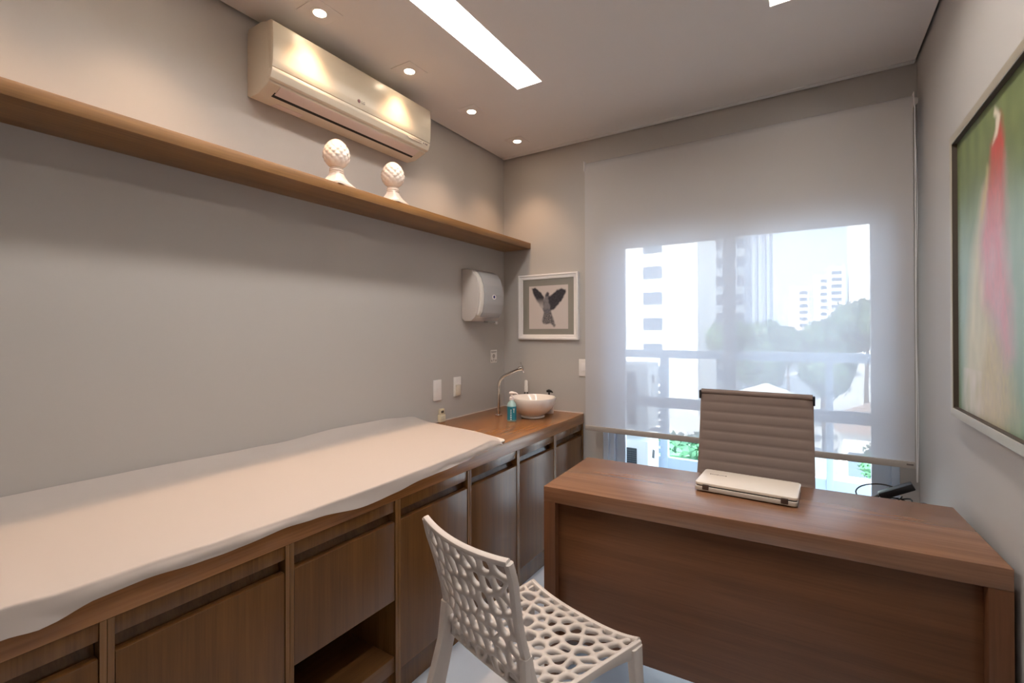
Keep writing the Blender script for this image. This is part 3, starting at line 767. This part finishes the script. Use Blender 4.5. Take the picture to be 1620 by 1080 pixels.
def back_pt(s):
    z = .50+.555*s
    y = -.722+.155*s+.028*math.sin(PI*s)
    return (y, z)
rib_sheet(back_pt, None, .56, 13, lambda s: .456-.014*s, .010, .0036).build('backrest', M_taupe, t, 60)
def seat_pt(s):
    return (-1.13+.41*s, .452+.012*math.cos(PI*s)-.02*(1-min(1, s*6))**2)
rib_sheet(seat_pt, None, .42, 10, lambda s: .455, .016, .005).build('seat', M_taupe, t, 60)
yt, zt = back_pt(1.0)
MB().tube([(cx-.218, yt+.002, zt+.004), (cx+.218, yt+.002, zt+.004)], .0125, 20).build('top_roll', M_taupe, t)
for s_ in (-1, 1):
    pts = [(cx+s_*.212, -1.10, .434), (cx+s_*.212, -.80, .434), (cx+s_*.212, -.705, .455)]+[(cx+s_*(.214-.006*k/8), back_pt(k/8)[0]+.016, back_pt(k/8)[1]) for k in range(1, 9)]
    MB().tube(pts, .0075, 10).build('side_rail', M_alu, t, 60)
    MB().box(cx+s_*.2225-.0045, cx+s_*.2225+.0045, yt-.014, yt+.022, zt-.028, zt+.010, .002).build('end_bracket', M_black, t)
MB().box(cx-.09, cx+.09, -1.02, -.82, .395, .432, .008).build('tilt_mechanism', M_black, t)
MB().lathe([(.001, .10), (.028, .10), (.028, .27), (.018, .275), (.018, .40), (.001, .40)], 24, Matrix.Translation((cx, -.92, 0))).build('gas_lift', M_chrome, t)
for k in range(5):
    a = 2*PI*k/5+math.radians(213); d = Vector((math.cos(a), math.sin(a), 0)); o = Vector((cx, -.92, 0)); q = Vector((-d.y, d.x, 0))
    rings = []
    for s_, hw, z0, z1 in ((.0, .03, .085, .125), (.15, .022, .078, .108), (.30, .016, .068, .088)):
        c = o+d*s_; rings.append([tuple(c-q*hw+Vector((0, 0, z0))), tuple(c+q*hw+Vector((0, 0, z0))), tuple(c+q*hw*.8+Vector((0, 0, z1))), tuple(c-q*hw*.8+Vector((0, 0, z1)))])
    lg = MB().loft(rings).build('base_spoke', M_alu, t, 30)
    c = o+d*.302
    w = MB()
    for sd in (-.014, .006): w.lathe([(.001, 0), (.022, 0), (.026, .003), (.026, .006), (.022, .009), (.001, .009)], 24, axes(c+q*sd+Vector((0, 0, .0275)), d, Vector((0, 0, 1)), q))
    w.box(-.010, .010, -.005, .005, .03, .068, .002, Matrix.Translation(c) @ Matrix.Rotation(a, 4, 'Z'))
    w.build('caster', M_black, lg)

# ------------------------------------------------------------------ white perforated chair
def clip(poly, px, py, qx, qy):
    """keep the side of poly nearer to p than q"""
    mx, my, dx, dy = (px+qx)/2, (py+qy)/2, qx-px, qy-py
    out = []
    for i in range(len(poly)):
        a, c = poly[i], poly[(i+1) % len(poly)]
        fa = (a[0]-mx)*dx+(a[1]-my)*dy; fc = (c[0]-mx)*dx+(c[1]-my)*dy
        if fa <= 0: out.append(a)
        if (fa < 0) != (fc < 0) and fa != fc:
            s = fa/(fa-fc); out.append((a[0]+(c[0]-a[0])*s, a[1]+(c[1]-a[1])*s))
    return out
def cells(w, h, cols, rows, seed, jit=.30):
    rnd = random.Random(seed); P = []
    for j in range(rows):
        for i in range(cols):
            P.append(((i+.5+(.25 if j % 2 else -.25)+rnd.uniform(-jit, jit))*w/cols, (j+.5+rnd.uniform(-jit, jit))*h/rows))
    out = []
    for i, p in enumerate(P):
        poly = [(0, 0), (w, 0), (w, h), (0, h)]
        for k, q in enumerate(P):
            if k != i and abs(q[0]-p[0]) < .16 and abs(q[1]-p[1]) < .16: poly = clip(poly, p[0], p[1], q[0], q[1])
        cl = []
        for v in poly:
            if not cl or math.hypot(v[0]-cl[-1][0], v[1]-cl[-1][1]) > 1e-4: cl.append(v)
        if len(cl) > 2: out.append(cl)
    return out
def web(w, h, cols, rows, seed, fn, wid):
    """pierced sheet: every cell keeps a rim of half the web width around a rounded hole"""
    t = bmesh.new(); key = {}
    def vert(p):
        k = (round(p[0], 4), round(p[1], 4))
        if k not in key: key[k] = t.verts.new(fn(p[0]/w, p[1]/h))
        return key[k]
    for poly in cells(w, h, cols, rows, seed):
        pts = []
        n = len(poly)
        for i in range(n):
            a, c = poly[i], poly[(i+1) % n]
            L = math.hypot(c[0]-a[0], c[1]-a[1]); k = max(1, int(round(L/.007)))
            for j in range(k): pts.append((a[0]+(c[0]-a[0])*j/k, a[1]+(c[1]-a[1])*j/k))
        S = [list(p) for p in pts]; m = len(S)
        for _ in range(7):
            S = [[.5*S[i][0]+.25*(S[i-1][0]+S[(i+1) % m][0]), .5*S[i][1]+.25*(S[i-1][1]+S[(i+1) % m][1])] for i in range(m)]
        gx = sum(p[0] for p in pts)/m; gy = sum(p[1] for p in pts)/m
        Q = []
        for s_ in S:
            d = math.hypot(s_[0]-gx, s_[1]-gy); f = max(.25, 1-wid/max(d, 1e-4)); Q.append((gx+(s_[0]-gx)*f, gy+(s_[1]-gy)*f))
        A = [vert(p) for p in pts]; B = [t.verts.new(fn(q[0]/w, q[1]/h)) for q in Q]
        for i in range(m):
            f = (A[i], A[(i+1) % m], B[(i+1) % m], B[i])
            if len(set(f)) == 4:
                try: t.faces.new(f)
                except ValueError: pass
    return t
CH = thing('perforated_chair', 'white moulded plastic chair pierced all over with rounded holes', 'chair', (1.213, -1.722, 0), math.radians(-15.5))
SW, SD, BH = .43, .38, .37
def seat_fn(s, q):
    w = .375+.060*q
    x = (s-.5)*w; y = -.150+.378*q; e = abs(2*s-1)
    z = .446+.006*e*e-.010*math.sin(PI*q)*(1-e*e)
    z -= .020*max(0, (q-.72)/.28)**2*(1-e**3)
    z += .035*max(0, (.12-q)/.12)**2
    return (x, y, z)
def back_fn(s, q):
    e = 2*s-1
    w = .370-.045*math.sin(PI*min(1, q*1.15))-.025*q*q
    x = e*w/2+.006*q
    y = -.148-.075*q-.014*q*q-.020*(1-e*e)*(.4+.6*q)
    z = .462+.355*q-.008*(1-e*e)*q
    return (x, y, z)
def pierced(name, w, h, cols, rows, seed, fn, wid, thick):
    m = MB(); m.take(web(w, h, cols, rows, seed, fn, wid))
    o = m.build(name, M_plastic, CH, 40, local=True)
    md = o.modifiers.new('thickness', 'SOLIDIFY'); md.thickness = thick; md.offset = 0
    return o
pierced('seat', SW, SD, 10, 8, 5, seat_fn, .0044, .014)
bk = pierced('backrest', .37, .36, 9, 7, 11, back_fn, .0046, .013)
def rim(pts, wd, th, nrm):
    """flat bar along pts: wd across, th along the given normal direction"""
    rings = []
    P = [Vector(p) for p in pts]
    for i, p in enumerate(P):
        d = (P[min(i+1, len(P)-1)]-P[max(i-1, 0)]).normalized(); n = nrm(i/(len(P)-1)) if callable(nrm) else Vector(nrm)
        n = (n-d*n.dot(d)).normalized(); c = d.cross(n)
        ww = wd(i/(len(P)-1)) if callable(wd) else wd; tt = th(i/(len(P)-1)) if callable(th) else th
        ring = []
        for a, bq in rounded(-ww/2, ww/2, -tt/2, tt/2, min(ww, tt)*.3, 2): ring.append(tuple(p+c*a+n*bq))
        rings.append(ring)
    return MB().loft(rings)
def add_part(name, mb, parent=CH): return mb.build(name, M_plastic, parent, 40, local=True)
add_part('top_rim', rim([back_fn(k/20, 1.0) for k in range(21)], .016, .018, (0, 1, .25)))
for s_ in (0, 1):
    add_part('side_rim', rim([back_fn(s_, k/20) for k in range(21)], .022, .020, (0, 1, .2)))
    ap = []
    for k in range(17):
        q = k/16; x, y, z = seat_fn(s_, q); ap.append((x, y, z-.017+.012*math.sin(PI*q)))
    add_part('seat_apron', rim(ap, lambda q: .046-.022*math.sin(PI*q), .014, (1, 0, 0)))
    sg = 2*s_-1
    xf, yf, zf = seat_fn(s_, 1.0)
    add_part('leg', rim([(xf-sg*.003, yf-.020, zf-.004), (xf, yf-.018, zf-.07), (xf+sg*.006, yf-.012, zf-.2), (xf+sg*.018, yf+.004, .0)], lambda q: .048-.016*q, lambda q: .030-.006*q, (1, 0, 0)))
    xb, yb, zb = back_fn(s_, .30)
    leg = [(xb, yb, zb), (xb+sg*.010, yb+.006, .46), (xb+sg*.024, yb-.02, .33), (xb+sg*.036, yb-.055, .16), (xb+sg*.046, yb-.10, .0)]
    add_part('leg', rim(leg, lambda q: .030+.034*math.sin(PI*min(1, q*1.1))**1, lambda q: .024, (1, .15, 0)))
add_part('front_rim', rim([seat_fn(k/20, 1.0) for k in range(21)], .016, .022, (0, 0, 1)))
add_part('rear_rim', rim([seat_fn(k/20, 0.0) for k in range(21)], .014, .018, (0, 0, 1)))

# ------------------------------------------------------------------ balcony outside the window
struct('floor_balcony', MB().box(-1.2, 3.6, .121, 1.12, -.25, -.02), plain('balcony_tile', lin(226, 230, 234), .5))
struct('ceiling_balcony', MB().box(-1.2, 3.6, .121, 1.12, 2.55, 2.95), M_ceil)
t = thing('balcony_railing', 'pale metal balcony railing with a flat handrail outside the window', 'railing', (1.3, 1.0, 0))
M_rl = plain('pale_railing_metal', lin(190, 204, 220), .45)
MB().box(-1.1, 3.5, .96, 1.04, 1.122, 1.185, .004).build('handrail', M_rl, t)
MB().box(-1.1, 3.5, .975, 1.025, .14, .32, .004).build('bottom_rail', M_rl, t)
for x in (.905, 2.016, 3.1): MB().box(x-.03 if x < 1 else x-.021, x+.03 if x < 1 else x+.021, .97, 1.03, -.019, 1.121, .004).build('post', M_rl, t)
b = MB()
for k in range(13): b.box(-1.1, .874, .99, 1.01, .345+k*.056, .381+k*.056, .002)
b.build('slat_screen', M_rl, t)
M_cond = plain('condenser_white', lin(232, 234, 232), .5); M_grl = plain('condenser_grille', lin(52, 58, 62), .6)
def condenser(z0, label):
    t = thing('condenser_unit', label, 'air conditioner', (.53, .74, z0), 0, 'outdoor air conditioner units on the balcony')
    MB().box(.18, .885, .60, .90, z0, z0+.50, .010).build('cabinet_shell', M_cond, t)
    MB().box(.22, .800, .594, .602, z0+.04, z0+.44, .004).build('grille_recess', M_grl, t)
    b = MB()
    for k in range(24): b.box(.22, .80, .590, .595, z0+.052+k*.016, z0+.055+k*.016)
    b.build('grille_bars', plain('grille_wire', lin(86, 92, 98), .5), t, 0)
    MB().prism([(.70, z0+.36), (.76, z0+.34), (.77, z0+.40), (.72, z0+.42)], 'x', .884, .8875).build('handle_recess', M_grl, t, 0)
    for x in (.25, .78): MB().box(x, x+.05, .58, .92, z0-.035, z0-.001).build('foot', M_rl, t, 0)
condenser(.016, 'lower outdoor air conditioner unit on the balcony floor')
condenser(.592, 'upper outdoor air conditioner unit stacked on the other one')

# ------------------------------------------------------------------ town outside
GZ = -9.0
struct('ground', MB().box(-220, 260, 2.5, 520, GZ-.5, GZ), plain('pale_street', lin(190, 188, 184), .9, var=.15, vscale=.15))
struct('facade_outside', MB().box(-6, 8, .0, .11, GZ, -.26), plain('outer_render', lin(200, 200, 198), .8))
M_bw = plain('white_render', lin(236, 236, 234), .8); M_bg = plain('grey_render', lin(118, 128, 146), .8); M_bp = plain('pink_white_render', lin(232, 220, 216), .8)
M_pane = plain('facade_glass', lin(70, 84, 100), .5); M_slab = plain('floor_band', lin(214, 216, 218), .8); M_tower = plain('tower_grey', lin(146, 156, 172), .7)
t = thing('apartment_block', 'big white apartment block with one column of small windows', 'building', (-15, 56, GZ))
MB().box(-24, -8.1, 50, 62, GZ, 34).build('wall', M_bw, t, 0)
for k in range(13):
    z = 10.8+2.88*(k-4)*-1 if False else 10.8-2.88*4+2.88*k-5.76
    w = MB(); w.box(-13.9, -11.85, 49.86, 50.02, z-.65, z+.65); wi = w.build('window', M_pane, t, 0)
    f = MB(); f.box(-13.98, -11.77, 49.78, 50.0, z+.62, z+.80)
    for x in (-13.2, -12.55): f.box(x-.05, x+.05, 49.80, 49.87, z-.65, z+.62)
    f.build('window_frame', M_bg, wi, 0)
t = thing('office_block', 'grey block with pale balcony bands beside the white apartment block', 'building', (-10.5, 82, GZ))
MB().box(-13.6, -10.6, 76, 90, GZ, 42).build('wall', M_bg, t, 0)
MB().box(-10.6, -6.5, 77.5, 90, GZ, 40).build('recessed_front', M_tower, t, 0)
for k in range(16): MB().box(-10.6, -6.5, 76.2, 77.5, GZ+1.5+k*2.9, GZ+2.7+k*2.9).build('balcony', M_slab, t, 0)
t = thing('grey_tower', 'tall grey tower with vertical stripes beyond the trees', 'building', (-9, 126, GZ))
MB().box(-13.2, -5.6, 120, 132, GZ, 75).build('wall', M_tower, t, 0)
for x, wd, mt in ((-12.9, 1.2, M_slab), (-10.6, .9, M_slab), (-8.6, .5, M_bg), (-7.1, .7, M_bg)): MB().box(x, x+wd, 119.5, 120, GZ, 74).build('stripe', mt, t, 0)
def far(name, label, x0, x1, y, top, wm, banded, xb=None):
    t = thing(name, label, 'building', ((x0+x1)/2, y, GZ))
    MB().box(x0, x1, y, y+14, GZ, top).build('wall', wm, t, 0)
    if banded:
        a, c = xb or (x0+.8, x1-.8)
        n = int((top-GZ-4)/3.0)
        for k in range(n): MB().box(a, c, y-.5, y, top-3.2-k*3.0, top-1.9-k*3.0).build('window_band', M_pane, t, 0)
far('distant_flats', 'small far pinkish block above the tree line', -5.6, 2.0, 252, 21.5, M_bp, True, (-1.6, 1.6))
far('distant_flats', 'far white block left of the banded block above the trees', 4.0, 9.4, 252, 26.5, M_bw, True, (6.6, 9.0))
far('distant_flats', 'far white block with a wide column of window bands', 9.6, 15.6, 250, 29.8, M_bw, True, (10.6, 14.4))
far('distant_flats', 'tall plain white block at the edge of the window view', 17.2, 34, 248, 62, M_bw, True, (24.2, 24.8))
# low houses between the trees
M_roof = plain('pale_roof', lin(214, 210, 204), .8); M_clay = plain('clay_roof', lin(150, 130, 120), .8)
def house(x0, x1, y0, y1, top, rm, label):
    t = thing('low_house', label, 'house', ((x0+x1)/2, (y0+y1)/2, GZ))
    MB().box(x0, x1, y0, y1, GZ, top).build('wall', M_bw, t, 0)
    MB().prism([(x0-.4, top), (x1+.4, top), ((x0+x1)/2, top+1.3)], 'y', y0-.5, y1+.5).build('roof', rm, t, 0)
    for k in range(3):
        xx = x0+(x1-x0)*(k+.5)/3; MB().box(xx-.6, xx+.6, y0-.04, y0, top-2.6, top-1.2).build('window', M_pane, t, 0)
house(-4.2, 2.2, 34, 40, -4.2, M_roof, 'low pale house among the trees, seen above the chair back')
house(3.6, 8.6, 31, 37, -4.6, M_clay, 'low house with brownish roof seen right of the chair back')
house(-9.5, -5.2, 31, 37, -6.0, M_roof, 'low white house in front of the white apartment block')

def leaf_mat(name, a, c):
    m, nt, p = new_mat(name)
    tc = nt.nodes.new('ShaderNodeTexCoord'); n = nt.nodes.new('ShaderNodeTexNoise'); n.inputs['Scale'].default_value = 1.3; n.inputs['Detail'].default_value = 5
    cr = nt.nodes.new('ShaderNodeValToRGB'); cr.color_ramp.elements[0].position = .35; cr.color_ramp.elements[0].color = a; cr.color_ramp.elements[1].position = .65; cr.color_ramp.elements[1].color = c
    nt.links.new(tc.outputs['Object'], n.inputs['Vector']); nt.links.new(n.outputs['Fac'], cr.inputs[0]); nt.links.new(cr.outputs[0], p.inputs['Base Color']); p.inputs['Roughness'].default_value = .6
    return m
M_leaf = leaf_mat('green_leaves', lin(38, 58, 42), lin(84, 108, 80)); M_leaf2 = leaf_mat('fresh_leaves', lin(22, 60, 46), lin(74, 128, 92)); M_bark = plain('bark', lin(92, 78, 66), .9)
def crown_mesh(seed, leaf, n):
    rnd = random.Random(seed); bm = bmesh.new()
    blobs = [(Vector((rnd.uniform(-.6, .6), rnd.uniform(-.6, .6), rnd.uniform(-.28, .38))), rnd.uniform(.34, .55)) for _ in range(11)]
    for c, r in blobs:
        res = bmesh.ops.create_icosphere(bm, subdivisions=3, radius=r*.9, matrix=Matrix.Translation(c))
        for v in res['verts']: v.co = c+(v.co-c)*(1+.35*noise.noise(v.co*5))
    for _ in range(n):
        c, r = rnd.choice(blobs); d = Vector((rnd.gauss(0, 1), rnd.gauss(0, 1), rnd.gauss(0, 1))).normalized()
        p = c+d*r*rnd.uniform(.85, 1.15); a = Vector((rnd.gauss(0, 1), rnd.gauss(0, 1), rnd.gauss(0, 1))).normalized()*leaf; q = a.cross(d).normalized()*leaf*.6
        bm.faces.new([bm.verts.new(p-a), bm.verts.new(p+q), bm.verts.new(p+a), bm.verts.new(p-q)])
    me = bpy.data.meshes.new('crown'); bm.to_mesh(me); bm.free(); return me
CR = [crown_mesh(3, .06, 2200), crown_mesh(9, .06, 2200)]
for k, me in enumerate(CR): me.materials.append(M_leaf)
CS = crown_mesh(21, .10, 2600); CS.materials.append(M_leaf2)
TK = bpy.data.meshes.new('trunk'); bmx = MB().tube([(0, 0, 0), (.02, .0, .5), (0, .03, 1)], [.05, .035, .02], 8).bm; bmx.to_mesh(TK); bmx.free(); TK.materials.append(M_bark)
def tree(name, x, y, zc, r, me, label, group, fz=.85):
    t = thing(name, label, 'tree', (x, y, GZ), random.uniform(0, 6), group)
    c = bpy.data.objects.new('crown', me); COL.objects.link(c); c.parent = t; c.scale = (r, r, r*fz); c.location = (0, 0, zc-GZ)
    k = bpy.data.objects.new('trunk', TK); COL.objects.link(k); k.parent = t; k.scale = (r*1.6, r*1.6, zc-GZ)
TG = 'leafy trees beyond the balcony'
for i, (x, y, top, r, lab) in enumerate((
    (-4.6, 47, 2.6, 2.2, 'leafy tree below the grey tower'), (.2, 50.5, 2.5, 2.3, 'leafy tree below the small far pinkish block'), (6.4, 50.5, 4.7, 2.9, 'tallest leafy tree, below the plain white block'),
    (12.6, 50, 4.8, 2.9, 'leafy tree at the window edge beside the tallest tree'), (-2.4, 57.5, 3.0, 2.6, 'leafy tree in the back row, left of the far white blocks'),
    (3.2, 58, 3.6, 2.7, 'leafy tree in the back row, below the far white blocks'), (-1.9, 43.2, .4, 2.2, 'leafy tree behind the low pale house'),
    (3.0, 43.8, .5, 2.3, 'leafy tree between the two low houses'), (7.9, 43.0, .6, 2.4, 'leafy tree behind the brownish roof'), (-11.0, 72, 1.6, 3.0, 'leafy tree below the grey block'))):
    tree('leafy_tree', x, y, top-1.12*r, r, CR[i % 2], lab, TG, 1.25)
for x, y, zc, r, lab in ((-2.7, 19, -4.6, 2.0, 'bright green bush seen under the blind beside the balcony post'), (4.5, 18, -3.3, 1.0, 'bright green bush seen under the blind near the right window edge'), (.6, 21, -6.4, 1.6, 'bright green bush low behind the chair back')):
    tree('garden_bush', x, y, zc, r, CS, lab, 'bright green bushes below the balcony')

# ------------------------------------------------------------------ daylight
w = bpy.data.worlds.new('World'); scene.world = w; w.use_nodes = True
nt = w.node_tree; bg = nt.nodes['Background']
sky = nt.nodes.new('ShaderNodeTexSky'); sky.sky_type = 'HOSEK_WILKIE'; sky.turbidity = 7; sky.ground_albedo = .4
sky.sun_direction = Vector((-.25, -.72, .65)).normalized()
mx = nt.nodes.new('ShaderNodeMix'); mx.data_type = 'RGBA'; mx.inputs[0].default_value = .8; mx.inputs[7].default_value = (.72, .85, 1.0, 1)
nt.links.new(sky.outputs[0], mx.inputs[6]); nt.links.new(mx.outputs[2], bg.inputs[0]); bg.inputs[1].default_value = 5.2
L = bpy.data.lights.new('sun', 'SUN'); L.energy = 22; L.angle = .009; L.color = (1, .96, .9)
lo = bpy.data.objects.new('sun', L); COL.objects.link(lo)
lo.rotation_euler = Vector((.25, .72, -.65)).to_track_quat('-Z', 'Y').to_euler()

# ------------------------------------------------------------------ camera
f, cyo, yaw, pit, rol = 741.26688726309, -18.594753142892934, 0.5640133387992534, 0.003887735139395504, -0.0027836019780126554
C = Vector((1.8960794376245051, -2.8878883694679964, 1.3391411777186468))
sy_, cy_ = math.sin(yaw), math.cos(yaw)
fw_ = Vector((-sy_, cy_, 0)); rt = Vector((cy_, sy_, 0)); up = Vector((0, 0, 1))
F = math.cos(pit)*fw_+math.sin(pit)*up; U2 = -math.sin(pit)*fw_+math.cos(pit)*up
R3 = math.cos(rol)*rt+math.sin(rol)*U2; U3 = -math.sin(rol)*rt+math.cos(rol)*U2
cam = bpy.data.cameras.new('camera'); cam.sensor_width = 36; cam.lens = f/1620*36; cam.shift_y = cyo/1620; cam.clip_start = .02; cam.clip_end = 1000
co = bpy.data.objects.new('camera', cam); COL.objects.link(co)
co.matrix_world = axes(C, R3, U3, -F)
scene.camera = co
scene.view_settings.view_transform = 'Standard'; scene.view_settings.look = 'None'; scene.view_settings.gamma = 1; scene.view_settings.use_curve_mapping = False
scene.view_settings.exposure = 0.15
scene.cycles.use_denoising = True
scene.cycles.max_bounces = 10; scene.cycles.diffuse_bounces = 6; scene.cycles.transparent_max_bounces = 16
scene.cycles.sample_clamp_indirect = 6.0
